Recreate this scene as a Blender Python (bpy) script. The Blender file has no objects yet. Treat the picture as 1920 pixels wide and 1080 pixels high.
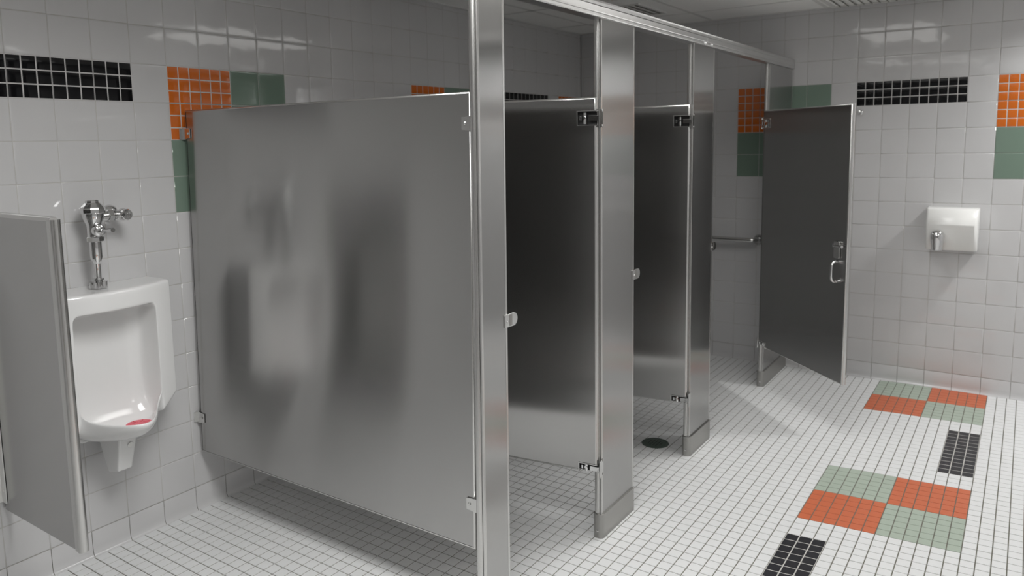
import bpy, bmesh, math, random
from mathutils import Vector, Matrix
random.seed(7)
S = 0.0254                       # the room is laid out in inches
C = bpy.context.scene.collection
scn = bpy.context.scene

# ------------------------------------------------------------------ camera, world, exposure
cam_d = bpy.data.cameras.new('camera'); cam = bpy.data.objects.new('camera', cam_d); C.objects.link(cam)
CAM = Vector((-66.5935, -115.8496, 62.7308))
R = ((0.5730356649, -0.8193245090, -0.0183705133),
     (0.1092166224, 0.0541317832, 0.9925429358),
     (0.8122203249, 0.5707688666, -0.1205032979))
m = Matrix(((R[0][0], R[1][0], -R[2][0], CAM.x * S),
            (R[0][1], R[1][1], -R[2][1], CAM.y * S),
            (R[0][2], R[1][2], -R[2][2], CAM.z * S), (0, 0, 0, 1)))
cam.matrix_world = m
cam_d.sensor_width = 36; cam_d.sensor_fit = 'HORIZONTAL'
cam_d.lens = 1424.155 / 1920 * 36
cam_d.shift_x = 30.33 / 1920; cam_d.shift_y = -100.44 / 1920
cam_d.clip_start = 0.05
cam_d.dof.use_dof = True; cam_d.dof.focus_distance = 2.75; cam_d.dof.aperture_fstop = 3.2
scn.camera = cam

w = bpy.data.worlds.new('world'); scn.world = w; w.use_nodes = True
w.node_tree.nodes['Background'].inputs[0].default_value = (1, 1, 1, 1)
w.node_tree.nodes['Background'].inputs[1].default_value = 0.0
scn.view_settings.view_transform = 'Standard'; scn.view_settings.look = 'None'
scn.view_settings.gamma = 1; scn.view_settings.use_curve_mapping = False
scn.view_settings.exposure = 0.0

# ceiling fixtures of the room: (x, y, size x, size y, watts, spread deg)
FIXTURES = [(-21, -76, 22, 46, 33, 158), (78, -80, 46, 22, 7, 140), (131, -142, 12, 8, 21, 150),
            (30, -158, 46, 22, 4.5, 160), (-85, -120, 22, 46, 1.5, 150)]
ROOM_L, ROOM_X0, ROOM_Y0, ROOM_Z = 145.94, -130.0, -178.0, 95.2
for i, (x, y, sx, sy, wt, sp) in enumerate(FIXTURES):
    ld = bpy.data.lights.new('troffer_light', 'AREA'); ld.shape = 'RECTANGLE'
    ld.size = sx * S; ld.size_y = sy * S; ld.energy = wt; ld.color = (1.0, 0.998, 0.99); ld.spread = math.radians(sp)
    lo = bpy.data.objects.new('troffer_light', ld); C.objects.link(lo); lo.location = (x * S, y * S, (ROOM_Z - 0.9) * S)

# ------------------------------------------------------------------ materials
def mat(name, col, rough=0.5, metal=0.0, spec=0.5, coat=0.0):
    m = bpy.data.materials.new(name); m.use_nodes = True
    b = m.node_tree.nodes['Principled BSDF']
    b.inputs['Base Color'].default_value = (*col, 1); b.inputs['Roughness'].default_value = rough
    b.inputs['Metallic'].default_value = metal; b.inputs['Specular IOR Level'].default_value = spec
    b.inputs['Coat Weight'].default_value = coat; b.inputs['Coat Roughness'].default_value = 0.05
    return m, m.node_tree, b

def add_bump(nt, b, scale, strength, dist=0.01, detail=2.0, stretch=None):
    tc = nt.nodes.new('ShaderNodeTexCoord'); n = nt.nodes.new('ShaderNodeTexNoise'); bp = nt.nodes.new('ShaderNodeBump')
    n.inputs['Scale'].default_value = scale; n.inputs['Detail'].default_value = detail
    bp.inputs['Strength'].default_value = strength; bp.inputs['Distance'].default_value = dist
    if stretch:
        mp = nt.nodes.new('ShaderNodeMapping'); mp.inputs['Scale'].default_value = stretch
        nt.links.new(tc.outputs['Object'], mp.inputs[0]); nt.links.new(mp.outputs[0], n.inputs['Vector'])
    else: nt.links.new(tc.outputs['Object'], n.inputs['Vector'])
    nt.links.new(n.outputs['Fac'], bp.inputs['Height']); nt.links.new(bp.outputs[0], b.inputs['Normal'])
    return n

def vary(nt, b, col, amt, scale=6.0):
    """small colour variation that belongs to the surface"""
    tc = nt.nodes.new('ShaderNodeTexCoord'); n = nt.nodes.new('ShaderNodeTexNoise'); mx = nt.nodes.new('ShaderNodeMix')
    mx.data_type = 'RGBA'; n.inputs['Scale'].default_value = scale; n.inputs['Detail'].default_value = 4
    mx.inputs['A'].default_value = (*[c * (1 - amt) for c in col], 1); mx.inputs['B'].default_value = (*[min(1, c * (1 + amt)) for c in col], 1)
    nt.links.new(tc.outputs['Object'], n.inputs['Vector']); nt.links.new(n.outputs['Fac'], mx.inputs['Factor'])
    nt.links.new(mx.outputs['Result'], b.inputs['Base Color'])

def glazed(name, col, rough=0.09, amt=0.03, bump=0.25):
    m, nt, b = mat(name, col, rough, 0, 0.5)
    vary(nt, b, col, amt, 5.0); add_bump(nt, b, 9.0, bump, 0.004, 1.0)
    return m

def steel(name, col, rough, aniso, tangent, bump=0.0, bscale=3.0):
    m, nt, b = mat(name, col, rough, 1.0)
    b.inputs['Anisotropic'].default_value = aniso
    v = nt.nodes.new('ShaderNodeCombineXYZ'); t = nt.nodes.new('ShaderNodeVectorTransform')
    for i in range(3): v.inputs[i].default_value = tangent[i]
    t.vector_type = 'VECTOR'; t.convert_from = 'OBJECT'; t.convert_to = 'WORLD'
    nt.links.new(v.outputs[0], t.inputs[0]); nt.links.new(t.outputs[0], b.inputs['Tangent'])
    vary(nt, b, col, 0.03, 3.0)
    if bump: add_bump(nt, b, bscale, bump, 0.01, 1.0)
    return m

TILE = (0.60, 0.597, 0.60)
M = {}
M['tile'] = glazed('glazed_wall_tile', TILE, 0.06)
M['black'] = glazed('black_mosaic_tile', (0.006, 0.006, 0.007), 0.07)
M['black'].node_tree.nodes['Principled BSDF'].inputs['Specular IOR Level'].default_value = 0.3
M['orange'] = glazed('orange_mosaic_tile', (0.62, 0.145, 0.018), 0.08)
M['green'] = glazed('green_wall_tile', (0.185, 0.255, 0.205), 0.05)
M['grout'] = mat('wall_grout', (0.50, 0.49, 0.46), 0.9)[0]
M['grout_white'] = mat('mosaic_grout', (0.62, 0.61, 0.60), 0.9)[0]
M['ftile'] = glazed('white_floor_mosaic', (0.74, 0.745, 0.745), 0.38, 0.02, 0.1)
M['fgreen'] = glazed('sage_floor_mosaic', (0.385, 0.445, 0.375), 0.45, 0.03, 0.1)
M['forange'] = glazed('terracotta_floor_mosaic', (0.56, 0.14, 0.06), 0.45, 0.03, 0.1)
M['fblack'] = glazed('black_floor_mosaic', (0.018, 0.018, 0.022), 0.4, 0.05, 0.1)
M['fgrout'] = mat('floor_grout', (0.15, 0.145, 0.12), 0.9)[0]
m_, nt_, b_ = mat('ceiling_tile', (0.90, 0.90, 0.88), 0.95); add_bump(nt_, b_, 120, 0.3, 0.003); M['ceil'] = m_
M['tbar'] = mat('ceiling_grid', (0.70, 0.70, 0.68), 0.5)[0]
SC = (0.465, 0.463, 0.457)
M['steel_panel'] = steel('brushed_steel_panel', SC, 0.21, 0.95, (0, 0, 1), 0.10, 2.2)
M['steel_post'] = steel('brushed_steel_pilaster', tuple(c*0.93 for c in SC), 0.20, 1.0, (1, 0, 0), 0.05, 2.0)
M['steel_trim'] = steel('polished_steel_trim', (0.60, 0.597, 0.585), 0.24, 0.3, (0, 0, 1))
M['steel_shoe'] = steel('satin_steel_shoe', (0.40, 0.395, 0.38), 0.38, 0.0, (0, 0, 1))
M['alum'] = mat('aluminium_rail', (0.72, 0.72, 0.715), 0.30, 1.0)[0]
M['chrome'] = mat('chrome', (0.72, 0.72, 0.72), 0.05, 1.0)[0]
M['satin'] = mat('satin_hardware', (0.66, 0.66, 0.65), 0.2, 1.0)[0]
M['dark'] = mat('shade_black', (0.02, 0.02, 0.02), 0.8)[0]  # near-black colour standing in for shade in notches and holes
m_, nt_, b_ = mat('vitreous_china', (0.80, 0.80, 0.795), 0.10, 0, 0.5, 0.3); M['china'] = m_
M['enamel'] = mat('white_enamel', (0.80, 0.80, 0.78), 0.22)[0]
M['pink'] = mat('pink_urinal_screen', (0.75, 0.16, 0.20), 0.6)[0]
M['drain'] = mat('dull_green_drain', (0.075, 0.105, 0.085), 0.5, 0.2)[0]
M['paint'] = mat('added_door_paint', (0.16, 0.15, 0.14), 0.5)[0]
M['vent'] = mat('vent_louver', (0.20, 0.20, 0.17), 0.6)[0]
m_, nt_, b_ = mat('troffer_lens', (0.9, 0.9, 0.9), 0.4)
b_.inputs['Emission Color'].default_value = (1, 0.985, 0.955, 1); b_.inputs['Emission Strength'].default_value = 2.5; M['lens'] = m_

# ------------------------------------------------------------------ mesh helpers (all inches)
def link(name, bm, mats, parent=None, smooth=False, bevel=0, loc=None, subsurf=0):
    """one mesh object; loc = object origin in inches (root space), geometry is given in that same space"""
    me = bpy.data.meshes.new(name)
    bmesh.ops.recalc_face_normals(bm, faces=bm.faces)
    o_ = Vector(loc) if loc else Vector((0, 0, 0))
    for v in bm.verts: v.co = (v.co - o_) * S
    bm.to_mesh(me); bm.free()
    for q in (mats if isinstance(mats, (list, tuple)) else [mats]): me.materials.append(M[q] if isinstance(q, str) else q)
    o = bpy.data.objects.new(name, me); C.objects.link(o); o.location = o_ * S
    if parent: o.parent = parent
    if smooth:
        for p in me.polygons: p.use_smooth = True
    if bevel:
        b = o.modifiers.new('bevel', 'BEVEL'); b.width = bevel * S; b.segments = 2; b.limit_method = 'ANGLE'; b.angle_limit = math.radians(40)
        b.harden_normals = False
    if subsurf:
        s = o.modifiers.new('sub', 'SUBSURF'); s.levels = subsurf; s.render_levels = subsurf
    return o

def auto_smooth(o, deg=35):
    me = o.data
    for p in me.polygons: p.use_smooth = True
    bm = bmesh.new(); bm.from_mesh(me)
    for e in bm.edges:
        if len(e.link_faces) == 2 and e.calc_face_angle(0) > math.radians(deg): e.smooth = False
    bm.to_mesh(me); bm.free()
    return o

def box(bm, x0, x1, y0, y1, z0, z1, mi=0, mx=None):
    vs = [Vector(p) for p in ((x0,y0,z0),(x1,y0,z0),(x1,y1,z0),(x0,y1,z0),(x0,y0,z1),(x1,y0,z1),(x1,y1,z1),(x0,y1,z1))]
    if mx: vs = [mx @ v for v in vs]
    vs = [bm.verts.new(v) for v in vs]
    for f in ((0,1,2,3),(4,5,6,7),(0,1,5,4),(1,2,6,5),(2,3,7,6),(3,0,4,7)):
        bm.faces.new([vs[i] for i in f]).material_index = mi

def frame_of(d):
    d = Vector(d).normalized(); a = Vector((0,0,1)) if abs(d.z) < 0.9 else Vector((1,0,0))
    u = d.cross(a).normalized(); return u, d.cross(u).normalized()

def cyl(bm, p0, p1, r0, r1=None, n=24, caps=True, mi=0):
    p0, p1 = Vector(p0), Vector(p1); r1 = r0 if r1 is None else r1; u, v = frame_of(p1 - p0)
    a = [bm.verts.new(p0 + (u * math.cos(2*math.pi*i/n) + v * math.sin(2*math.pi*i/n)) * r0) for i in range(n)]
    b = [bm.verts.new(p1 + (u * math.cos(2*math.pi*i/n) + v * math.sin(2*math.pi*i/n)) * r1) for i in range(n)]
    for i in range(n): bm.faces.new((a[i], a[(i+1)%n], b[(i+1)%n], b[i])).material_index = mi
    if caps: bm.faces.new(a).material_index = mi; bm.faces.new(b).material_index = mi

def lathe(bm, prof, base, axis=(0,0,1), n=32, mi=0):
    """prof: (radius, distance along axis)"""
    base = Vector(base); d = Vector(axis).normalized(); u, v = frame_of(d); rings = []
    for r, h in prof:
        if r < 1e-4: rings.append([bm.verts.new(base + d*h)])
        else: rings.append([bm.verts.new(base + d*h + (u*math.cos(2*math.pi*i/n) + v*math.sin(2*math.pi*i/n))*r) for i in range(n)])
    for a, b in zip(rings, rings[1:]):
        for i in range(n):
            j = (i+1) % n
            q = [a[i % len(a)], a[j % len(a)], b[j % len(b)], b[i % len(b)]]
            q = list(dict.fromkeys(q))
            if len(q) > 2: bm.faces.new(q).material_index = mi
    for rg in (rings[0], rings[-1]):
        if len(rg) > 1: bm.faces.new(rg).material_index = mi

def tube(bm, pts, r, n=16, mi=0, caps=True):
    pts = [Vector(p) for p in pts]; rings = []
    u = frame_of(pts[1] - pts[0])[0]
    for i, p in enumerate(pts):
        d = (pts[min(i+1, len(pts)-1)] - pts[max(i-1, 0)]).normalized()
        u = (u - d * u.dot(d)).normalized(); v = d.cross(u)
        rings.append([bm.verts.new(p + (u*math.cos(2*math.pi*k/n) + v*math.sin(2*math.pi*k/n))*r) for k in range(n)])
    for a, b in zip(rings, rings[1:]):
        for i in range(n): bm.faces.new((a[i], a[(i+1)%n], b[(i+1)%n], b[i])).material_index = mi
    if caps: bm.faces.new(rings[0]); bm.faces.new(rings[-1])

def prism(bm, poly, z0, z1, mi=0, mx=None):
    def mk(z): 
        out = []
        for x, y in poly:
            p = Vector((x, y, z)); out.append(bm.verts.new(mx @ p if mx else p))
        return out
    a, b = mk(z0), mk(z1); n = len(poly)
    for i in range(n): bm.faces.new((a[i], a[(i+1)%n], b[(i+1)%n], b[i])).material_index = mi
    bm.faces.new(a).material_index = mi; bm.faces.new(b).material_index = mi

def rrect(w, h, r, k=5):
    pts = []
    for cx, cy, a0 in ((w/2-r, h/2-r, 0), (-w/2+r, h/2-r, 90), (-w/2+r, -h/2+r, 180), (w/2-r, -h/2+r, 270)):
        for i in range(k+1):
            a = math.radians(a0 + 90*i/k); pts.append((cx + r*math.cos(a), cy + r*math.sin(a)))
    return pts

def struct(o, kind='structure'):
    o['kind'] = kind; return o
def thing(name, label, cat, loc=(0,0,0), group=None, rotz=0.0):
    o = bpy.data.objects.new(name, None); C.objects.link(o); o.location = Vector(loc) * S
    o.rotation_euler = (0, 0, rotz); o.empty_display_size = 0.05
    o['label'] = label; o['category'] = cat
    if group: o['group'] = group
    return o
def tag(o, label, cat, group=None):
    o['label'] = label; o['category'] = cat
    if group: o['group'] = group
    return o

# ------------------------------------------------------------------ walls of real tiles
def wall_tile(bm, P, u0, u1, v0, v1, gap, mi, tilt=0.004, bow=0.006, small=False):
    """one glazed tile: P maps (u along wall, v height, d out of wall) to space"""
    g = gap / 2; a, b, c, d = u0+g, u1-g, v0+g, v1-g
    if b - a < 0.15 or d - c < 0.15: return
    e1 = min(0.05, (b-a)/6); e2 = 0.07 if small else min(0.3, (b-a)/4, (d-c)/4)
    tx, ty = random.uniform(-tilt, tilt), random.uniform(-tilt, tilt); um, vm = (a+b)/2, (c+d)/2
    def ring(e, dep): return [bm.verts.new(P(x, y, dep + (x-um)*tx + (y-vm)*ty)) for x, y in ((a+e,c+e),(b-e,c+e),(b-e,d-e),(a+e,d-e))]
    q1 = 0.025 if small else e1
    r0, r1, r1b, r2 = ring(0, -0.08), ring(q1, -0.010), ring(q1+0.03, -0.003), ring(max(e2, q1+0.06), 0.0)
    cen = bm.verts.new(P(um, vm, bow))
    for p, q in ((r0, r1), (r1, r1b), (r1b, r2)):
        for i in range(4): bm.faces.new((p[i], p[(i+1)%4], q[(i+1)%4], q[i])).material_index = mi
    for i in range(4): bm.faces.new((r2[i], r2[(i+1)%4], cen)).material_index = mi
H0 = 4.066
def pattern(u, r, tabs):
    for lo, hi, r0, r1, kind in tabs:
        if lo <= u < hi and r0 <= r < r1: return kind
    return 'tile'
def tiled_wall(name, P, ucells, tabs, ulo, uhi, top):
    bm = bmesh.new(); mats = ['tile', 'black', 'orange', 'green', 'grout', 'grout_white']
    idx = {'tile': 0, 'black': 1, 'orange': 2, 'green': 3}
    for u in ucells:
        for r in range(-4, 12):
            v1 = H0 + 72 - 6*r; v0 = v1 - 6
            v1c = min(v1, top)
            if v1c <= v0: continue
            a, b = max(u*6, ulo), min(u*6+6, uhi)
            if b <= a: continue
            k = pattern(u, r, tabs)
            if k in ('black', 'orange'):
                for i in range(3):
                    for j in range(3):
                        wall_tile(bm, P, u*6+2*i, u*6+2*i+2, v0+2*j, v0+2*j+2, 0.17, idx[k], 0.004, 0.002, True)
                q = [bm.verts.new(P(x, y, -0.05)) for x, y in ((u*6-.03, v0-.03), (u*6+6.03, v0-.03), (u*6+6.03, v1+.03), (u*6-.03, v1+.03))]
                bm.faces.new(q).material_index = 5
            else:
                wall_tile(bm, P, a, b, v0, v1c, 0.07, idx[k])
    q = [bm.verts.new(P(x, y, -0.07)) for x, y in ((ulo, 0), (uhi, 0), (uhi, top), (ulo, top))]
    bm.faces.new(q).material_index = 4
    q = [bm.verts.new(P(x, y, -3)) for x, y in ((ulo-3, -1), (uhi+3, -1), (uhi+3, top+2), (ulo-3, top+2))]
    bm.faces.new(q).material_index = 4
    me = bpy.data.meshes.new(name)
    for v in bm.verts: v.co *= S
    bm.to_mesh(me); bm.free()
    for q in mats: me.materials.append(M[q])
    for p in me.polygons: p.use_smooth = True
    o = bpy.data.objects.new(name, me); C.objects.link(o)
    return struct(o)

L = ROOM_L
P_back = lambda u, v, d: Vector((u, -d, v))                  # wall behind the urinal, faces -Y
T1 = [(-4, 0, 0, 1, 'black'), (1, 3, 0, 2, 'orange'), (3, 5, 0, 2, 'green'), (1, 3, 2, 4, 'green'),
      (11, 13, 0, 2, 'orange'), (13, 15, 0, 2, 'green'), (17, 21, 0, 1, 'black'), (22, 24, 0, 2, 'orange')]
tiled_wall('wall_back', P_back, range(-22, 25), T1, ROOM_X0, L, ROOM_Z)
W0 = 78.99
P_right = lambda u, v, d: Vector((L - d, -W0 - u, v))          # far wall with the hand dryer, faces -X
T2 = [(0, 4, 0, 1, 'black'), (5, 7, 0, 2, 'orange'), (7, 9, 0, 2, 'green'), (5, 7, 2, 4, 'green'),
      (-5, -3, 0, 2, 'orange'), (-3, -1, 0, 2, 'green'), (-5, -3, 2, 4, 'green'), (10, 14, 0, 1, 'black')]
tiled_wall('wall_right', P_right, range(-14, 17), T2, -W0, -ROOM_Y0 - W0, ROOM_Z)

# walls behind the camera: same tile, drawn by a brick texture
m_, nt_, b_ = mat('plain_tiled_wall', TILE, 0.12)
tc = nt_.nodes.new('ShaderNodeTexCoord'); br = nt_.nodes.new('ShaderNodeTexBrick'); sx = nt_.nodes.new('ShaderNodeSeparateXYZ'); ad = nt_.nodes.new('ShaderNodeMath'); cb = nt_.nodes.new('ShaderNodeCombineXYZ')
nt_.links.new(tc.outputs['Object'], sx.inputs[0]); nt_.links.new(sx.outputs[0], ad.inputs[0]); nt_.links.new(sx.outputs[1], ad.inputs[1])
nt_.links.new(ad.outputs[0], cb.inputs[0]); nt_.links.new(sx.outputs[2], cb.inputs[1]); nt_.links.new(cb.outputs[0], br.inputs['Vector'])
br.offset = 0; br.inputs['Scale'].default_value = 1; br.inputs['Brick Width'].default_value = 6*S; br.inputs['Row Height'].default_value = 6*S
br.inputs['Mortar Size'].default_value = 0.05*S; br.inputs['Color1'].default_value = (*TILE, 1); br.inputs['Color2'].default_value = (*TILE, 1); br.inputs['Mortar'].default_value = (0.45, 0.44, 0.41, 1)
nt_.links.new(br.outputs['Color'], b_.inputs['Base Color']); M['plain'] = m_
bm = bmesh.new(); box(bm, ROOM_X0-3, ROOM_X0, ROOM_Y0-3, 3, -2, ROOM_Z+3); struct(link('wall_left', bm, 'plain'))
bm = bmesh.new(); box(bm, ROOM_X0, L+3, ROOM_Y0-3, ROOM_Y0, -2, ROOM_Z+3); struct(link('wall_front', bm, 'plain'))

# cove base tiles along both visible walls
def cove(name, P, lo, hi, cells, face=0.0):
    bm = bmesh.new()
    prof = [(0.0, H0-0.05), (0.04, H0-0.12), (0.04, 1.3), (0.07, 0.8), (0.16, 0.4), (0.32, 0.16), (0.5, 0.05), (0.55, -0.3)]
    for c in cells:
        a, b = max(c*6, lo)+0.05, min(c*6+6, hi)-0.05
        if b - a < 0.3: continue
        A = [bm.verts.new(P(a, z, d)) for d, z in prof]; B = [bm.verts.new(P(b, z, d)) for d, z in prof]
        a2 = [bm.verts.new(P(a, z, d-0.15)) for d, z in prof]; b2 = [bm.verts.new(P(b, z, d-0.15)) for d, z in prof]
        for i in range(len(prof)-1):
            bm.faces.new((A[i], A[i+1], B[i+1], B[i])).material_index = 0
            bm.faces.new((A[i], A[i+1], a2[i+1], a2[i])); bm.faces.new((B[i], B[i+1], b2[i+1], b2[i]))
    n0 = len(bm.faces)
    prof2 = [(d-0.06, z-0.03) for d, z in prof]
    A = [bm.verts.new(P(lo, z, d)) for d, z in prof2]; B = [bm.verts.new(P(hi, z, d)) for d, z in prof2]
    for i in range(len(prof)-1): bm.faces.new((A[i], A[i+1], B[i+1], B[i])).material_index = 1
    for v in bm.verts: v.co *= S
    me = bpy.data.meshes.new(name); bm.to_mesh(me); bm.free()
    me.materials.append(M['tile']); me.materials.append(M['fgrout'])
    o = bpy.data.objects.new(name, me); C.objects.link(o); auto_smooth(o, 50); return struct(o)
cove('baseboard_back', P_back, ROOM_X0, L, range(-22, 25))
cove('baseboard_right', P_right, -W0, -ROOM_Y0 - W0, range(-14, 17))

# ------------------------------------------------------------------ floor: 2 inch mosaic
PX, PY = 2.04, 1.934
FX0, FY0 = 145.0, -87.32
def floor_xy(i, j):
    """grid corner: i rows from the far wall, j columns from the colour blocks' left edge"""
    y = FY0 - PY*j; x = FX0 - PX*i
    t = max(0.0, -84 - y)
    x += 0.075 * t * min(1.0, t / 8.0) if t < 40 else 0.075 * 40
    return x, y
def fcol(i, j):
    ii = i % 30 if i >= 0 else -1
    if ii < 0: return 0
    if 0 <= j < 12 and ii < 12:
        return 1 if (ii < 6) == (j < 6) else 2
    if 15 <= ii < 27:
        blk = (i // 30) % 2
        if (blk == 0 and 9 <= j < 12) or (blk == 1 and 0 <= j < 3): return 3
    return 0
bm = bmesh.new()
imax = int((FX0 - ROOM_X0)/PX) + 1; jmin = -int((-FY0)/PY) - 2; jmax = int((-ROOM_Y0 + FY0)/PY) + 1
G = 0.062; E_ = 0.035; DP = 0.085
for i in range(-2, imax):
    for j in range(jmin, jmax):
        cs = [floor_xy(i, j), floor_xy(i+1, j), floor_xy(i+1, j+1), floor_xy(i, j+1)]
        cx_ = sum(p[0] for p in cs)/4; cy_ = sum(p[1] for p in cs)/4
        if cx_ > L+0.6 or cy_ > 0.9: continue
        dz = random.uniform(-0.012, 0.006); mi = fcol(i, j)
        def ring(g, z):
            out = []
            for x, y in cs:
                out.append(bm.verts.new((x + (g if x < cx_ else -g), y + (g if y < cy_ else -g), z)))
            return out
        r0, r1 = ring(G, -DP), ring(G + E_, dz)
        for k in range(4): bm.faces.new((r0[k], r0[(k+1)%4], r1[(k+1)%4], r1[k])).material_index = mi
        bm.faces.new(r1).material_index = mi
        if mi == 3:                              # pale grout between the black tiles
            bm.faces.new([bm.verts.new((x, y, -0.022)) for x, y in cs]).material_index = 5
n = len(bm.faces)
q = [bm.verts.new(p) for p in ((ROOM_X0-2, ROOM_Y0-2, -DP+0.015), (L+2, ROOM_Y0-2, -DP+0.015), (L+2, 2, -DP+0.015), (ROOM_X0-2, 2, -DP+0.015))]
bm.faces.new(q).material_index = 4
q = [bm.verts.new(p) for p in ((ROOM_X0-2, ROOM_Y0-2, -3), (L+2, ROOM_Y0-2, -3), (L+2, 2, -3), (ROOM_X0-2, 2, -3))]
bm.faces.new(q).material_index = 4
me = bpy.data.meshes.new('floor')
bmesh.ops.recalc_face_normals(bm, faces=bm.faces)
for v in bm.verts: v.co *= S
bm.to_mesh(me); bm.free()
for q in ('ftile', 'fgreen', 'forange', 'fblack', 'fgrout', 'grout'): me.materials.append(M[q])
o = bpy.data.objects.new('floor', me); C.objects.link(o); struct(o)

# ------------------------------------------------------------------ ceiling
bm = bmesh.new()
XS = [L]; x = 129.4
while x > ROOM_X0: XS.append(x); x -= 29.8
XS.append(ROOM_X0)
YS = [0]; y = -11.6
while y > ROOM_Y0: YS.append(y); y -= 29.85
YS.append(ROOM_Y0)
VENTS = [(108, 123.6, -36, -20.5), (130.9, 144.9, -99, -73.5)]
box(bm, ROOM_X0-3, L+3, ROOM_Y0-3, 3, ROOM_Z+0.35, ROOM_Z+3, 0)
for i in range(len(XS)-1):
    for j in range(len(YS)-1):
        x1, x0 = XS[i]-0.45, XS[i+1]+0.45; y1, y0 = YS[j]-0.45, YS[j+1]+0.45
        box(bm, x0, x1, y0, y1, ROOM_Z+0.06, ROOM_Z+0.4, 0)
for x in XS[1:-1]: box(bm, x-0.47, x+0.47, ROOM_Y0, 0, ROOM_Z, ROOM_Z+0.34, 1)
for y in YS[1:-1]: box(bm, ROOM_X0, L, y-0.47, y+0.47, ROOM_Z, ROOM_Z+0.34, 1)
box(bm, ROOM_X0, L, -0.9, 0.05, ROOM_Z-0.12, ROOM_Z+0.3, 1); box(bm, L-0.9, L+0.05, ROOM_Y0, 0, ROOM_Z-0.12, ROOM_Z+0.3, 1)
struct(link('ceiling', bm, ['ceil', 'tbar']))
def vent(x0, x1, y0, y1, label, slats):
    t = thing('ceiling_vent', label, 'vent', ((x0+x1)/2, (y0+y1)/2, ROOM_Z))
    c = ((x0+x1)/2, (y0+y1)/2, ROOM_Z)
    bm = bmesh.new(); w_ = 0.8
    for a in ((x0-w_, x1+w_, y0-w_, y0), (x0-w_, x1+w_, y1, y1+w_), (x0-w_, x0, y0, y1), (x1, x1+w_, y0, y1)):
        box(bm, a[0]-c[0], a[1]-c[0], a[2]-c[1], a[3]-c[1], -0.25, 0.3)
    link('frame', bm, 'tbar', t)
    bm = bmesh.new(); box(bm, x0-c[0], x1-c[0], y0-c[1], y1-c[1], 0.1, 0.3); link('backing', bm, 'vent', t)
    for k in range(slats):
        bm = bmesh.new(); yy = y0 - c[1] + (k+0.5)*(y1-y0)/slats
        mx = Matrix.Translation((0, yy, -0.05)) @ Matrix.Rotation(math.radians(35), 4, 'X')
        box(bm, x0-c[0], x1-c[0], -0.45, 0.45, -0.04, 0.04, 0, mx); link('slat', bm, 'vent', t)
vent(*VENTS[0], 'dark square ceiling vent above the stalls, behind the headrail', 9)
vent(*VENTS[1], 'dark olive ceiling grille against the far wall at the top edge', 14)
FL = ['over the urinals', 'in the middle of the aisle', 'near the hand dryer corner', 'over the wash side', 'behind the viewer']
for (x, y, sx_, sy_, wt, sp), nm in zip(FIXTURES, FL):
    t = thing('ceiling_light', 'recessed white ceiling light fixture ' + nm, 'light', (x, y, ROOM_Z))
    bm = bmesh.new()
    for a in ((-sx_/2-1, sx_/2+1, -sy_/2-1, -sy_/2), (-sx_/2-1, sx_/2+1, sy_/2, sy_/2+1), (-sx_/2-1, -sx_/2, -sy_/2, sy_/2), (sx_/2, sx_/2+1, -sy_/2, sy_/2)):
        box(bm, *a, -0.5, 0.1)
    link('frame', bm, 'tbar', t)
    bm = bmesh.new(); box(bm, -sx_/2, sx_/2, -sy_/2, sy_/2, -0.35, 0.0); link('lens', bm, 'lens', t)

# ------------------------------------------------------------------ partitions
def slab_parts(t, w, z0, z1, th, matn, face_name='panel_face', trim='steel_trim', notch=None):
    """a hollow sheet-steel leaf in local space: x 0..w, y -th/2..th/2; folded edge trim all round"""
    bm = bmesh.new(); e = 0.34
    k_ = e*0.6
    if notch:
        (n1a, n1b), (n0a, n0b) = notch
        pz = [(w-k_, z0+k_), (w-k_, z1-k_), (k_, z1-k_), (k_, n1b), (3.0, n1b), (3.0, n1a), (k_, n1a), (k_, n0b), (3.0, n0b), (3.0, z0+k_)]
        fa = [bm.verts.new((x, -th/2+0.05, z)) for x, z in pz]; fb = [bm.verts.new((x, th/2-0.05, z)) for x, z in pz]
        bm.faces.new(fa); bm.faces.new(fb)
        for i in range(len(pz)): bm.faces.new((fa[i], fa[(i+1)%len(pz)], fb[(i+1)%len(pz)], fb[i]))
    else: box(bm, k_, w-k_, -th/2+0.05, th/2-0.05, z0+k_, z1-k_)
    link(face_name, bm, matn, t, bevel=0.02)
    bm = bmesh.new(); k = 6
    # rim profile (outward distance, half thickness) swept round the rectangle
    pr = []
    for i in range(k+1):
        a = math.pi*(i/k - 0.5); pr.append((e*0.0 + 0.0 - 0.30 + 0.30*math.cos(a), math.sin(a)*th/2))
    pr = [(-e, -th/2+0.005)] + pr + [(-e, th/2-0.005)]
    def corner(sx_, sz_): 
        return [bm.verts.new((( w + d) if sx_ > 0 else -d, y, (z1 + d) if sz_ > 0 else z0 - d)) for d, y in pr]
    cs = [corner(-1,-1), corner(1,-1), corner(1,1), corner(-1,1)]
    for q, (a, b) in enumerate(zip(cs, cs[1:]+cs[:1])):
        if q == 3 and notch:                     # hinge edge: broken by the two hinge cut-outs
            for za, zb in ((notch[0][1], None), (notch[1][1], notch[0][0])):
                lo = [bm.verts.new((-d, y, za)) for d, y in pr]; hi = a if zb is None else [bm.verts.new((-d, y, zb)) for d, y in pr]
                for i in range(len(pr)-1): bm.faces.new((lo[i], lo[i+1], hi[i+1], hi[i]))
                bm.faces.new(lo)
            continue
        if q == 0 and notch:                     # bottom edge stops at the lower cut-out
            a = [bm.verts.new((3.0, y, z0 - d)) for d, y in pr]; bm.faces.new(a)
        for i in range(len(pr)-1): bm.faces.new((a[i], a[i+1], b[i+1], b[i]))
    o = link('edge_trim', bm, trim, t); auto_smooth(o, 50)

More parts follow.
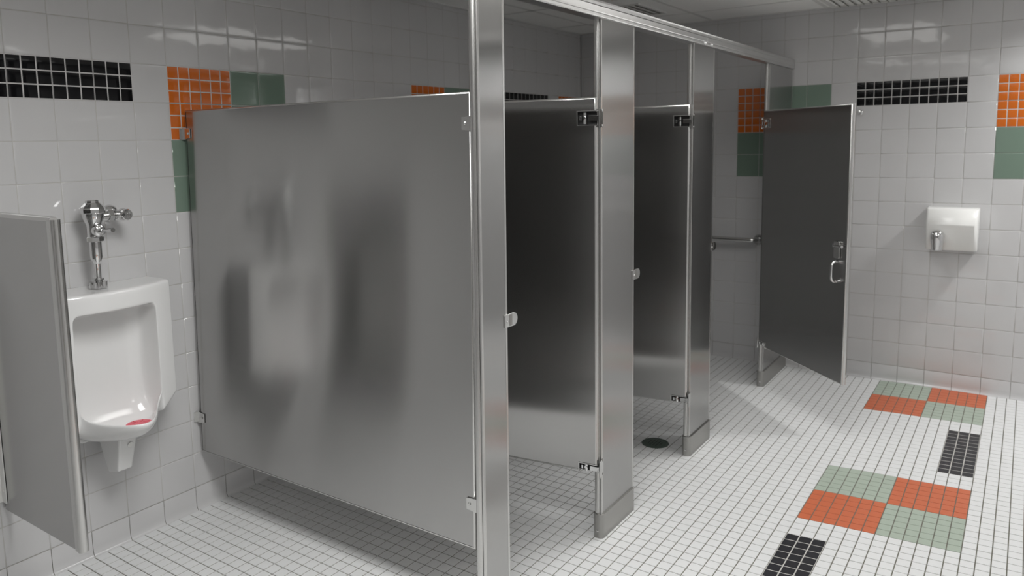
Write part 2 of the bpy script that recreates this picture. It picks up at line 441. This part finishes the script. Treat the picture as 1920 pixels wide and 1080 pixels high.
def bracket(bm, ln=2.2):
    """stirrup bracket gripping a panel: local x=0 at the mounting face, opens along +x"""
    box(bm, 0, 0.12, -1.15, 1.15, -0.9, 0.9)
    for s in (-1, 1):
        pts = [(0.0, -1.0), (ln, -0.7), (ln, 0.85), (0.0, 1.1)]
        a = [bm.verts.new((x, s*0.52, z)) for x, z in pts]; b = [bm.verts.new((x, s*0.66, z)) for x, z in pts]
        bm.faces.new(a); bm.faces.new(b)
        for i in range(4): bm.faces.new((a[i], a[(i+1)%4], b[(i+1)%4], b[i]))
        lathe(bm, [(0.22, 0), (0.22, 0.08), (0.12, 0.16), (0, 0.17)], (ln-0.5, s*0.66, 0.1), (0, s, 0), 12)

D0 = -63.45                      # front face of the stall line
def partition(name, label, X, y_in, y_out, z0, z1, tilt=0.0, bz=(16.5, 65.0), out=0.75):
    """panel perpendicular to the wall; local x runs from the wall outwards"""
    t = thing(name, label, 'partition', (X, y_in, 0), None, -math.pi/2)
    w_ = y_in - y_out
    slab_parts(t, w_, z0, z1, 1.0, 'steel_panel')
    for z in bz:
        for xw, rot in ((-0.75, 0), (w_+out, math.pi)):
            bm = bmesh.new(); bracket(bm, 2.2 if rot == 0 else out + 1.35)
            bmesh.ops.transform(bm, matrix=Matrix.Translation((xw, 0, z)) @ Matrix.Rotation(rot, 4, 'Z'), verts=bm.verts)
            link('wall_bracket' if rot == 0 else 'post_bracket', bm, 'satin', t, bevel=0.03)
    if tilt: t.rotation_euler = (0, 0, -math.pi/2); t.rotation_euler.rotate_axis('X', -tilt) 
    return t

TILT = math.radians(1.0)
pp = partition('stall_partition', 'large brushed steel stall side panel beside the urinal', 7.42, -0.8, -60.0, 10.4, 68.95, TILT, out=2.15)
partition('stall_partition', 'steel side panel between the first and second stalls, behind the first door', 41.5, -0.8, -61.4, 11.2, 69.2)
partition('stall_partition', 'steel side panel between the second and third stalls, behind the second door', 79.1, -0.8, -61.4, 11.2, 69.2)

def pilaster(label, x0, x1, top, shoe=True, tilt=0.0, keeper=None):
    cx_ = (x0+x1)/2; w_ = x1-x0; th = 1.25; yc = D0 + th/2
    t = thing('stall_pilaster', label, 'pilaster', (cx_, yc, 0))
    bm = bmesh.new(); box(bm, -w_/2+0.42, w_/2-0.42, -th/2+0.02, th/2-0.02, 0.2, top)
    link('post_face', bm, 'steel_post', t, bevel=0.02)
    for s in (-1, 1):
        bm = bmesh.new(); q = th/2
        rel = [(-0.52, -q+0.12), (-0.44, -q+0.12), (-0.40, -q), (-0.04, -q), (0.0, -q+0.04), (0.0, -q+0.20), (-0.12, -q+0.22), (-0.12, -q+0.28),
               (0.0, -q+0.30), (0.02, -q+0.35), (0.0, -q+0.40), (-0.10, -q+0.42), (-0.10, -q+0.46)]
        for i in range(9):
            a = math.pi*(i/8 - 0.5); rel.append((-0.08 + 0.13*math.cos(a), -q+0.50 + (2*q-0.52)*(0.5+0.5*math.sin(a))))
        rel += [(-0.30, q), (-0.40, q), (-0.44, q-0.12), (-0.52, q-0.12)]
        poly = [(s*(w_/2 + x), y) for x, y in rel]
        prism(bm, poly, 0.2, top)
        o = link('edge_trim', bm, 'steel_trim', t); auto_smooth(o, 40)
    if shoe:
        bm = bmesh.new(); prism(bm, rrect(w_+0.5, th+0.55, 0.72, 6), 0.0, 4.0)
        o = link('floor_shoe', bm, 'steel_shoe', t, bevel=0.06)
        bm = bmesh.new(); lathe(bm, [(0.2, 0), (0.2, 0.05), (0.1, 0.1), (0, 0.1)], (-w_/2-0.22, 0, 1.2), (-1, 0, 0), 12); link('shoe_screw', bm, 'satin', t)
    if keeper:
        zk = keeper
        bm = bmesh.new()
        # strike keeper plate wrapping the free edge, with rounded stop
        ye = -th/2
        box(bm, w_/2-0.75, w_/2+0.06, ye-0.10, ye+0.02, zk-0.75, zk+0.75)
        pts = [(w_/2-0.65, -0.8)] + [(w_/2+1.25 + 0.85*math.sin(math.radians(a)), -0.85*math.cos(math.radians(a))) for a in range(0, 181, 20)] + [(w_/2-0.65, 0.8)]
        a_ = [bm.verts.new((x, ye-0.14, zk+z)) for x, z in pts]; b_2 = [bm.verts.new((x, ye-0.02, zk+z)) for x, z in pts]
        bm.faces.new(a_); bm.faces.new(b_2)
        for i in range(len(pts)): bm.faces.new((a_[i], a_[(i+1)%len(pts)], b_2[(i+1)%len(pts)], b_2[i]))
        lathe(bm, [(0.17, 0), (0.17, 0.05), (0.08, 0.1), (0, 0.1)], (w_/2-0.2, ye-0.14, zk-0.1), (0, -1, 0), 12)
        k_ = link('door_keeper', bm, 'satin', t, bevel=0.03)
        bm = bmesh.new(); box(bm, w_/2+0.25, w_/2+0.85, ye-0.17, ye-0.13, zk-0.72, zk+0.72); link('rubber_pad', bm, 'steel_shoe', k_)
    if tilt: t.rotation_euler = (0, tilt, 0)
    return t
RAIL_Z = 80.4
pilaster('narrow steel pilaster nearest the viewer, cut by the bottom edge', 4.25, 9.8, RAIL_Z, True, math.radians(0.5), 40.6)
pilaster('wide steel pilaster between the first and second stall doors', 35.65, 47.3, RAIL_Z, True, 0, 40.7)
pilaster('steel pilaster between the second stall door and the open corner stall', 73.3, 84.85, RAIL_Z, True, 0, 40.7)
pilaster('steel pilaster against the far wall, behind the outward door', 124.1, L-0.35, RAIL_Z, True, 0, None)

# headrail
bm = bmesh.new()
prof = [(-0.95, 0), (-1.0, 0.12), (-0.88, 0.2), (-0.88, 0.55), (-0.96, 0.62), (-0.96, 0.72), (-0.88, 0.8), (-0.88, 1.6), (-0.98, 1.7), (-1.02, 2.1), (-0.75, 2.45), (0.0, 2.55), (0.75, 2.45), (1.0, 2.1), (0.9, 1.6), (0.9, 0)]
x0, x1 = 3.5, L-0.3
a = [bm.verts.new((x0, D0+0.62+y, RAIL_Z+z-0.02)) for y, z in prof]; b = [bm.verts.new((x1, D0+0.62+y, RAIL_Z+z-0.02)) for y, z in prof]
for i in range(len(prof)): bm.faces.new((a[i], a[(i+1)%len(prof)], b[(i+1)%len(prof)], b[i]))
bm.faces.new(a); bm.faces.new(b)
hr = link('headrail', bm, 'alum', None, loc=(4, D0, RAIL_Z)); tag(hr, 'long aluminium headrail across the tops of the stall pilasters', 'headrail')
bm = bmesh.new()
prof2 = [(y*1.03, z*1.01) for y, z in prof[:-2]]
a = [bm.verts.new((79.7, D0+0.62+y*1.05, RAIL_Z+z*1.02-0.06)) for y, z in prof]; b = [bm.verts.new((80.9, D0+0.62+y*1.05, RAIL_Z+z*1.02-0.06)) for y, z in prof]
for i in range(len(prof)): bm.faces.new((a[i], a[(i+1)%len(prof)], b[(i+1)%len(prof)], b[i]))
bm.faces.new(a); bm.faces.new(b)
for s in (78.6, 82.2): lathe(bm, [(0.22, 0), (0.22, 0.1), (0.1, 0.16), (0, 0.16)], (s, D0-0.3, RAIL_Z+0.35), (0, -1, 0), 12)
j = link('rail_joint', bm, 'alum', hr); j.location = -hr.location

# doors -------------------------------------------------------------
def dirang(dx, dy): return math.atan2(dy, dx)
def door(label, hinge, ang, width, z0, z1, inswing=True):
    """local x runs from the hinge edge along the leaf; v is the local y side that faces the aisle entrance"""
    t = thing('stall_door', label, 'door', (hinge[0], hinge[1], 0), None, ang)
    v = 1 if inswing else -1; th = 1.0; e = 0.34
    slab_parts(t, width, z0, z1, th, 'steel_post', 'door_leaf', notch=[(z1-4.1, z1-2.1), (z0, z0+1.35)])
    for k, (za, zb) in enumerate(((z1-4.1, z1-2.1), (z0, z0+1.35))):
        bm = bmesh.new(); zc = (za+zb)/2
        box(bm, 2.95, 3.12, -0.56, 0.56, za-0.06, zb+0.06)
        box(bm, 0.0, 3.1, -0.56, 0.56, zb-0.02, zb+0.12)
        if k == 0: box(bm, 0.0, 3.1, -0.56, 0.56, za-0.12, za+0.02)
        h_ = link('hinge', bm, 'satin', t, bevel=0.03)
        bm = bmesh.new(); box(bm, 0.3, 2.95, -v*0.40-0.05, -v*0.40+0.05, za, zb); link('hinge_shade_plate', bm, 'dark', h_)  # dark plate painted as the shade inside the hinge notch
        bm = bmesh.new()
        cyl(bm, (1.9, v*0.1, za+0.15), (1.9, v*0.1, zb-0.15), 0.30, n=16); cyl(bm, (1.9, v*0.1, zc+0.1), (1.9, v*0.5, zc+0.1), 0.25, n=14)
        box(bm, -0.25, 1.3, -0.35, 0.35, zc-0.38, zc+0.38)
        box(bm, 2.4, 2.7, -0.3, 0.3, zc-0.3, zc+0.3)
        link('hinge_knuckle', bm, 'chrome', h_, bevel=0.04)
        # mounting plate on the pilaster edge
        bm = bmesh.new(); sg = -v
        if inswing:
            box(bm, -0.45, -0.28, -0.5, 1.0*sg if sg > 0 else 0.5, zc-1.35, zc+1.35) if sg > 0 else box(bm, -0.45, -0.30, -1.15, 0.35, zc-1.35, zc+1.35)
            for dz in (-1.1, 1.1): lathe(bm, [(0.18, 0), (0.18, 0.06), (0, 0.1)], (-0.45, -0.85, zc+dz), (-1, 0, 0), 10)
        else:
            box(bm, -0.5, -0.05, -0.72, -0.50, zc-1.35, zc+1.35); box(bm, -1.35, -0.1, 0.3, 0.95, zc-0.5, zc+0.5)
            for dz in (-1.1, 1.1): lathe(bm, [(0.18, 0), (0.18, 0.06), (0, 0.1)], (-0.25, -0.72, zc+dz), (0, -1, 0), 10)
        link('hinge_plate', bm, 'satin', h_, bevel=0.03)
    return t
d1 = door('first steel stall door, swung inward between the two nearest pilasters', (35.0, -63.2), dirang(-3.4, 23.7), 24, 11.1, 69.1)
d2 = door('second steel stall door, swung inward, above the floor drain', (72.6, -63.2), dirang(-3.4, 23.7), 24, 11.1, 69.1)
d3 = door('wide dark steel door of the corner stall, swung outward into the aisle', (122.8, -62.95), dirang(100.1-122.8, -86.5+62.95), 32.9, 11.1, 69.1, False)
# local -y of d3 faces ... pick the side turned to the viewer
def latch(t, width, side, z=38.5, pull=True):
    y = side*0.5; x = width-2.9
    bm = bmesh.new(); prism(bm, rrect(1.9, 3.6, 0.4, 4), 0, 0.35)
    mx = Matrix.Translation((x, y, z)) @ Matrix.Rotation(math.radians(90*(-side)), 4, 'X') @ Matrix.Rotation(math.pi, 4, 'Z')
    mx = Matrix.Translation((x, y, z)) @ Matrix(((1,0,0,0),(0,0,side,0),(0,1,0,0),(0,0,0,1)))
    bmesh.ops.transform(bm, matrix=mx, verts=bm.verts); k = link('latch', bm, 'satin', t, bevel=0.08)
    bm = bmesh.new(); cyl(bm, (x-0.4, y+side*0.62, z+0.9), (x+2.2, y+side*0.62, z+0.9), 0.3, n=16); box(bm, x-0.7, x-0.1, min(y, y+side*0.8), max(y, y+side*0.8), z+0.55, z+1.25)
    link('latch_bolt', bm, 'chrome', k)
    if pull:
        bm = bmesh.new(); zc = z-4.6; pts = []
        for a in range(0, 91, 15): pts.append((x, y+side*(1.0*math.sin(math.radians(a))), zc+1.4+0.9*(1-0) - 0.9*(1-math.cos(math.radians(90-a))) * 0 + 0.0))
        pts = [(x, y, zc+2.1), (x, y+side*0.7, zc+2.05), (x, y+side*1.15, zc+1.7), (x, y+side*1.3, zc+1.1), (x, y+side*1.3, zc-1.1), (x, y+side*1.15, zc-1.7), (x, y+side*0.7, zc-2.05), (x, y, zc-2.1)]
        tube(bm, pts, 0.3, 14); auto_smooth(link('door_pull', bm, 'chrome', t), 50)
latch(d3, 32.9, -1, 39.3)
latch(d1, 24.0, 1, 39.3, False); latch(d2, 24.0, 1, 39.3, False)

# ------------------------------------------------------------------ urinal screen
XS_ = -23.0
t = thing('urinal_screen', 'steel urinal privacy screen standing out from the wall at the left edge', 'partition', (XS_, 0, 0), None, -math.pi/2)
W_ = 21.2; zb, zt = 12.6, 54.4
bm = bmesh.new(); box(bm, 0.3, W_-0.5, -0.5, 0.5, zb+0.1, zt-0.1); link('screen_face', bm, 'steel_panel', t, bevel=0.03)
bm = bmesh.new(); cyl(bm, (W_-0.3, 0, zb), (W_-0.3, 0, zt+0.15), 0.64, n=24)
prism(bm, [(W_-1.2, -0.56), (W_-0.4, -0.56), (W_-0.4, 0.56), (W_-1.2, 0.56)], zb, zt); auto_smooth(link('edge_tube', bm, 'steel_trim', t), 40)
bm = bmesh.new(); cyl(bm, (0.3, 0, zt), (W_-0.6, 0, zt), 0.5, n=20); auto_smooth(link('top_edge', bm, 'steel_trim', t), 40)
bm = bmesh.new()
box(bm, 0.03, 0.15, -1.9, 1.9, zb+1.2, zt-2)
for s in (-1, 1): box(bm, 0.03, 1.35, s*0.62-0.07, s*0.62+0.07, zb+1.2, zt-2)
for z in (zb+3, zb+9.5, 32, 41, 50):
    for s in (-1, 1): lathe(bm, [(0.2, 0), (0.2, 0.06), (0.1, 0.1), (0, 0.1)], (0.85, s*0.69, z), (0, s, 0), 12)
link('wall_bracket', bm, 'enamel', t, bevel=0.02)

# ------------------------------------------------------------------ urinal
UX = -9.25
def urinal():
    t = thing('urinal', 'white wall hung china urinal with a shield-shaped lip', 'urinal', (UX, 0, 0))
    HW, OW = 9.5, 6.25; ZT = 42.3
    def yf(x): return -5.9 - 2.2*(1 - (x/HW)**2)
    xs_in = [OW*math.sin(math.radians(a)) for a in (-90,-84,-76,-66,-55,-44,-33,-22,-11,0,11,22,33,44,55,66,76,84,90)]
    xs = [-HW, -9.35, -8.9, -8.2, -7.4, -6.8, -6.5] + xs_in + [6.5, 6.8, 7.4, 8.2, 8.9, 9.35, HW]
    def prof(x):
        ax = abs(x); inn = ax <= OW + 1e-6
        q = min(1.0, ax/OW); c = 0.0 if not inn else min(1.0, max(0.0, (OW-ax)/0.35)); c = c*c*(3-2*c)
        f = yf(x); zo = 39.3 - 0.75*max(0, (q-0.88)/0.12)**2 if inn else 38.6
        if inn:
            ell = math.sqrt(max(0, 1-q*q)); rimY = f - 5.6*(0.5+0.5*math.cos(math.pi*q))**0.9; rimZ = 23.4 + 1.9*q**6
        else: rimY, rimZ = f, 25.4
        # outer bottom of the shell
        if ax > OW: zbot = 21.5 + (ax-OW)/(HW-OW)*2.2
        else: zbot = 19.5 + 1.9*q**3
        side_back = 0.0
        back = -2.6 - 1.4*q**4                       # cavity back wall
        bowl = 20.25 + 2.0*q**3
        P = []
        P += [(-0.05, ZT), (-2.5, ZT), (f+0.9, ZT), (f+0.22, ZT-0.05), (f, ZT-0.35), (f, ZT-1.2)]
        P += [(f, (ZT+zo)/2)]
        P += [(f, zo+0.35), (f+0.10*c, zo+0.08)]
        # into the cavity
        def mixp(p, z_alt): return (p[0]*c + f*(1-c), p[1]*c + z_alt*(1-c))
        zz = [zo - (zo-rimZ)*k for k in (0.03, 0.06, 0.10, 0.2, 0.4, 0.6, 0.75, 0.85, 0.92, 0.97)]
        cav = [(f+0.8, zo-0.05), (back-0.9, zo-0.3), (back-0.1, zo-1.2), (back, zo-4), (back, 31), (back, 27), (back-0.5, 24.3), (back-1.8, bowl+1.0), ((back+rimY)/2-0.4, bowl), (rimY+1.6, bowl+0.75)]
        P += [mixp(p, z) for p, z in zip(cav, zz)]
        P += [mixp((rimY+0.75, rimZ-0.7), rimZ+0.35), mixp((rimY+0.5, rimZ-0.12), rimZ+0.12)]
        P += [(rimY+0.22*c, rimZ+0.04), (rimY, rimZ-0.18)]
        # outer bowl
        if inn:
            P += [(rimY+0.06, rimZ-0.55), (rimY+0.5*ell+0.05, rimZ-1.3 if ell > .3 else rimZ-1.6), ((rimY*0.72+f*0.28)*0.9, zbot+0.95), (f*0.80, zbot+0.25), (-4.2, zbot), (-0.05, zbot)]
        else:
            P += [(f, rimZ-0.5), (f, rimZ-0.5-(rimZ-zbot)*0.25), (f, zbot+0.7), (f+0.35, zbot+0.12), (-3.8, zbot), (-0.05, zbot)]
        return P
    bm = bmesh.new(); cols = [[bm.verts.new((x, y, z)) for y, z in prof(x)] for x in xs]
    for a, b in zip(cols, cols[1:]):
        for i in range(len(a)-1): bm.faces.new((a[i], a[i+1], b[i+1], b[i]))
    for cc in (cols[0], cols[-1]):
        bm.faces.new(cc)
    bmesh.ops.remove_doubles(bm, verts=bm.verts, dist=0.001)
    o = link('china_body', bm, 'china', t, smooth=True, subsurf=2)
    # mounting skirt against the wall
    bm = bmesh.new(); pts = [(-4.2, 23), (-4.2, 19.3), (-3.7, 18.8), (3.7, 18.8), (4.2, 19.3), (4.2, 23)]
    a = [bm.verts.new((x, -0.02, z)) for x, z in pts]; b = [bm.verts.new((x, -1.5, z)) for x, z in pts]
    bm.faces.new(a); bm.faces.new(b)
    for i in range(6): bm.faces.new((a[i], a[(i+1)%6], b[(i+1)%6], b[i]))
    link('mounting_skirt', bm, 'china', t, bevel=0.3, smooth=False)
    # tapered trap spout under the bowl
    bm = bmesh.new()
    A = [(-1.55, -1.2), (1.55, -1.2), (1.45, -8.1), (-1.45, -8.1)]; B = [(-1.1, -3.2), (1.1, -3.2), (1.15, -6.3), (-1.15, -6.3)]
    T = [bm.verts.new((x, y, 20.9)) for x, y in A]; U = [bm.verts.new((x, y, 14.6 if y < -5 else 13.9)) for x, y in B]
    bm.faces.new(T); bm.faces.new(U)
    for i in range(4): bm.faces.new((T[i], T[(i+1)%4], U[(i+1)%4], U[i]))
    sp = link('trap_spout', bm, 'china', t, bevel=0.28)
    bm = bmesh.new(); lathe(bm, [(0.42, 0), (0.42, 0.08), (0.2, 0.12), (0, 0.12)], (0.35, -7.62, 18.75), (0, -1, -0.25), 16); link('maker_stamp', bm, 'enamel', sp)
    return t
urinal()
bm = bmesh.new(); lathe(bm, [(0, 0), (1.9, 0), (2.0, 0.15), (1.9, 0.5), (0.6, 0.55), (0, 0.55)], (UX+2.2, -7.2, 20.8), (0, 0, 1), 24)
for k in range(8):
    a = k*math.pi/4; box(bm, -0.12, 0.12, 0.7, 1.6, 0.5, 0.62, 0, Matrix.Translation((UX+2.2, -7.2, 20.8)) @ Matrix.Rotation(a, 4, 'Z'))
tag(auto_smooth(link('deodorizer_disc', bm, 'pink', None, loc=(UX+2.2, -7.2, 20.8)), 40), 'pink deodorizer disc lying in the urinal bowl', 'deodorizer')

# ------------------------------------------------------------------ flush valve
FVX, FVY = -9.75, -3.9
t = thing('flush_valve', 'chrome manual flush valve on the wall above the urinal', 'flush valve', (FVX, FVY, 42.4))
zz = 42.4
def part(name, bm, m='chrome', p=None, deg=35): return auto_smooth(link(name, bm, m, p or t), deg)
bm = bmesh.new(); lathe(bm, [(0, 13.0), (0.85, 13.0), (0.92, 12.9), (0.92, 12.65), (1.05, 12.6), (1.65, 11.9), (1.70, 11.75), (1.70, 11.2), (1.6, 11.1), (1.48, 11.05)], (0, 0, 0), (0, 0, 1), 10); b0 = part('valve_cap', bm, deg=15)
bm = bmesh.new(); lathe(bm, [(1.48, 11.1), (1.45, 10.6), (1.28, 10.0), (1.08, 9.55), (0.98, 9.2), (0.98, 7.6), (0.9, 7.3)], (0, 0, 0), (0, 0, 1), 32); part('valve_body', bm)
bm = bmesh.new(); lathe(bm, [(1.12, 7.7), (1.22, 7.6), (1.22, 7.0), (1.05, 6.9)], (0, 0, 0), (0, 0, 1), 8); part('coupling_nut', bm)
bm = bmesh.new(); lathe(bm, [(0.86, 7.1), (0.86, 4.6), (0.52, 3.7), (0.48, 3.6), (0.48, 1.0)], (0, 0, 0), (0, 0, 1), 32); part('vacuum_breaker_tube', bm)
bm = bmesh.new(); lathe(bm, [(0.5, 1.5), (0.8, 1.45), (0.8, 1.25), (0.62, 1.15), (0.62, 0.95)], (0, 0, 0), (0, 0, 1), 24); n = 40
ring = []
for k in range(2):
    ring.append([bm.verts.new(((1.22+0.14*math.cos(6*a))*math.cos(a), (1.22+0.14*math.cos(6*a))*math.sin(a), 0.98 - 0.9*k)) for a in [2*math.pi*i/n for i in range(n)]])
for i in range(n): bm.faces.new((ring[0][i], ring[0][(i+1)%n], ring[1][(i+1)%n], ring[1][i]))
bm.faces.new(ring[0]); bm.faces.new(ring[1]); part('spud_flange', bm, deg=50)
ZS = 10.55
bm = bmesh.new(); cyl(bm, (1.0, 0, ZS), (2.6, 0, ZS), 0.78, 0.72, n=24); lathe(bm, [(0.9, 0), (1.02, 0.08), (1.02, 0.75), (0.9, 0.83)], (2.0, 0, ZS), (1, 0, 0), 6); part('tailpiece_nut', bm)
bm = bmesh.new(); cyl(bm, (2.6, 0, ZS), (4.2, 0, ZS), 0.74, 0.70, n=24); lathe(bm, [(0.72, 0), (0.9, 0.1), (0.9, 0.3), (0.74, 0.4)], (2.9, 0, ZS), (1, 0, 0), 24)
prof_s = [(0.95*math.sin(math.radians(a)), 0.95 - 0.95*math.cos(math.radians(a))) for a in range(0, 181, 15)]
prof_s[0] = (0, 0); prof_s[-1] = (0, 1.9)
lathe(bm, prof_s, (4.5, 0, ZS-0.95), (0, 0, 1), 24)
cyl(bm, (4.5, 0.4, ZS), (4.5, -FVY-0.1, ZS), 0.55, n=20)
sb = part('control_stop', bm)
bm = bmesh.new(); lathe(bm, [(0.86, 0), (0.86, 0.5), (0.74, 0.66), (0.4, 0.7), (0.38, 0.62), (0.2, 0.62), (0.16, 0.75), (0, 0.75)], (4.5, -0.65, ZS), (0, -1, 0), 28); part('stop_cap', bm, p=sb)
bm = bmesh.new(); lathe(bm, [(0.6, 0.9), (1.1, 0.6), (1.35, 0.1), (1.35, 0)], (4.5, -FVY, ZS), (0, -1, 0), 32); part('wall_escutcheon', bm, p=sb)
ZH = 8.6
bm = bmesh.new(); lathe(bm, [(0.8, 0.6), (0.92, 0.9), (0.92, 1.5), (0.8, 1.7), (0.55, 1.8), (0.45, 2.1), (0.3, 2.3), (0, 2.35)], (0, 0, ZH), (0, -1, 0), 24); part('handle_socket', bm)
bm = bmesh.new(); cyl(bm, (0, -1.9, ZH), (0.15, -4.9, ZH+0.25), 0.22, 0.33, n=16); part('lever_handle', bm)

# ------------------------------------------------------------------ hand dryer
t = thing('hand_dryer', 'white enamel hand dryer with a chrome nozzle on the far wall', 'hand dryer', (L, -101.55, 40.2))
bm = bmesh.new()
def dsec(y, s):
    # (x out of wall, z) profile of the cover
    return [(0, 5.0), (-4.3*s, 4.95), (-5.0*s, 4.6), (-6.9*s, 1.35), (-4.9*s, -4.75), (-4.6*s, -4.95), (0, -4.95)]
ys = [(-5.35, 0.80), (-5.2, 0.93), (-4.75, 1.0), (4.75, 1.0), (5.2, 0.93), (5.35, 0.80)]
cols = []
for y, s in ys:
    k = 1.0
    cols.append([bm.verts.new((x, y*(1.0 if z > 3 else 0.985), z)) for x, z in dsec(y, s)])
for a, b in zip(cols, cols[1:]):
    for i in range(len(a)-1): bm.faces.new((a[i], a[i+1], b[i+1], b[i]))
    bm.faces.new((a[0], a[-1], b[-1], b[0]))
bm.faces.new(cols[0]); bm.faces.new(cols[-1])
o = link('cover', bm, 'enamel', t, bevel=0.22); 
for p in o.data.polygons: p.use_smooth = True
o.modifiers['bevel'].harden_normals = False
bm = bmesh.new(); NY = 2.7; NX = -6.6; NZ = -1.5
lathe(bm, [(0, 1.6), (0.6, 1.5), (1.15, 1.15), (1.45, 0.6), (1.55, 0), (1.45, -0.9), (1.25, -2.2), (1.15, -3.2), (1.0, -3.2), (0.8, -1.5), (0, -1.4)], (NX, NY, NZ), (0, 0, 1), 32)
lathe(bm, [(1.5, -1.6), (1.5, 0.0), (1.35, 0.3), (0, 0.35)], (NX, NY, NZ-0.3), (-1, 0, 0), 32)
auto_smooth(link('nozzle', bm, 'chrome', t), 40)
# wall bumper
bm = bmesh.new(); lathe(bm, [(0.62, 0), (0.62, 0.12), (0.4, 0.3), (0.36, 0.8), (0.55, 1.0), (0.6, 1.25), (0.45, 1.5), (0, 1.6)], (L, -80.0, 68.5), (-1, 0, 0), 24)
tag(auto_smooth(link('door_bumper', bm, 'satin', None, loc=(L, -80.0, 68.5)), 40), 'small round metal bumper on the far wall under the black tile strip', 'door bumper')

# grab bar
t = thing('grab_bar', 'stainless grab bar on the far wall inside the corner stall', 'grab bar', (L, -38, 34.6))
bm = bmesh.new(); pts = [(0, -17.6, 0), (-1.2, -17.55, 0), (-2.0, -17.2, 0), (-2.45, -16.5, 0), (-2.5, -15.6, 0), (-2.5, 15.6, 0), (-2.45, 16.5, 0), (-2.0, 17.2, 0), (-1.2, 17.55, 0), (0, 17.6, 0)]
tube(bm, pts, 0.68, 20); auto_smooth(link('bar', bm, 'satin', t), 50)
for s in (-1, 1):
    bm = bmesh.new(); lathe(bm, [(1.5, 0), (1.5, 0.08), (1.3, 0.35), (0.7, 0.4)], (0, s*17.6, 0), (-1, 0, 0), 28); auto_smooth(link('wall_flange', bm, 'satin', t), 40)

# floor drain
bm = bmesh.new(); lathe(bm, [(0, 0.07), (2.1, 0.07), (2.2, 0.03), (2.3, 0.03), (2.35, 0.08), (2.75, 0.08), (2.8, -0.05)], (76.0, -55.2, 0), (0, 0, 1), 40)
t = thing('floor_drain', 'round dull green floor drain cover in the second stall', 'drain', (76.0, -55.2, 0))
o = link('drain_cover', bm, 'drain', t); o.location = Vector((-76.0, 55.2, 0))*S; auto_smooth(o, 40)
bm = bmesh.new()
for k in range(-2, 3):
    for q in range(-2, 3):
        if k*k+q*q < 7: cyl(bm, (k*0.62, q*0.62, 0.06), (k*0.62, q*0.62, 0.085), 0.16, n=10)
link('hole_shade_discs', bm, 'dark', t)  # solid black discs drawn as the shade inside the drain holes

# unseen door added behind the viewer, dark for the steel panel's reflection
t = bpy.data.objects.new('added_dark_door', None); C.objects.link(t); t.location = Vector((ROOM_X0, -120, 0))*S; t['kind'] = 'structure'
bm = bmesh.new(); box(bm, -0.2, 1.0, -18, 18, 0, 82); link('door_leaf', bm, 'paint', t)
bm = bmesh.new()
for a in ((-20, -18, 0, 84), (18, 20, 0, 84), (-18, 18, 82, 84)): box(bm, -0.2, 1.6, a[0], a[1], a[2], a[3])
link('added_door_frame', bm, 'tbar', t)
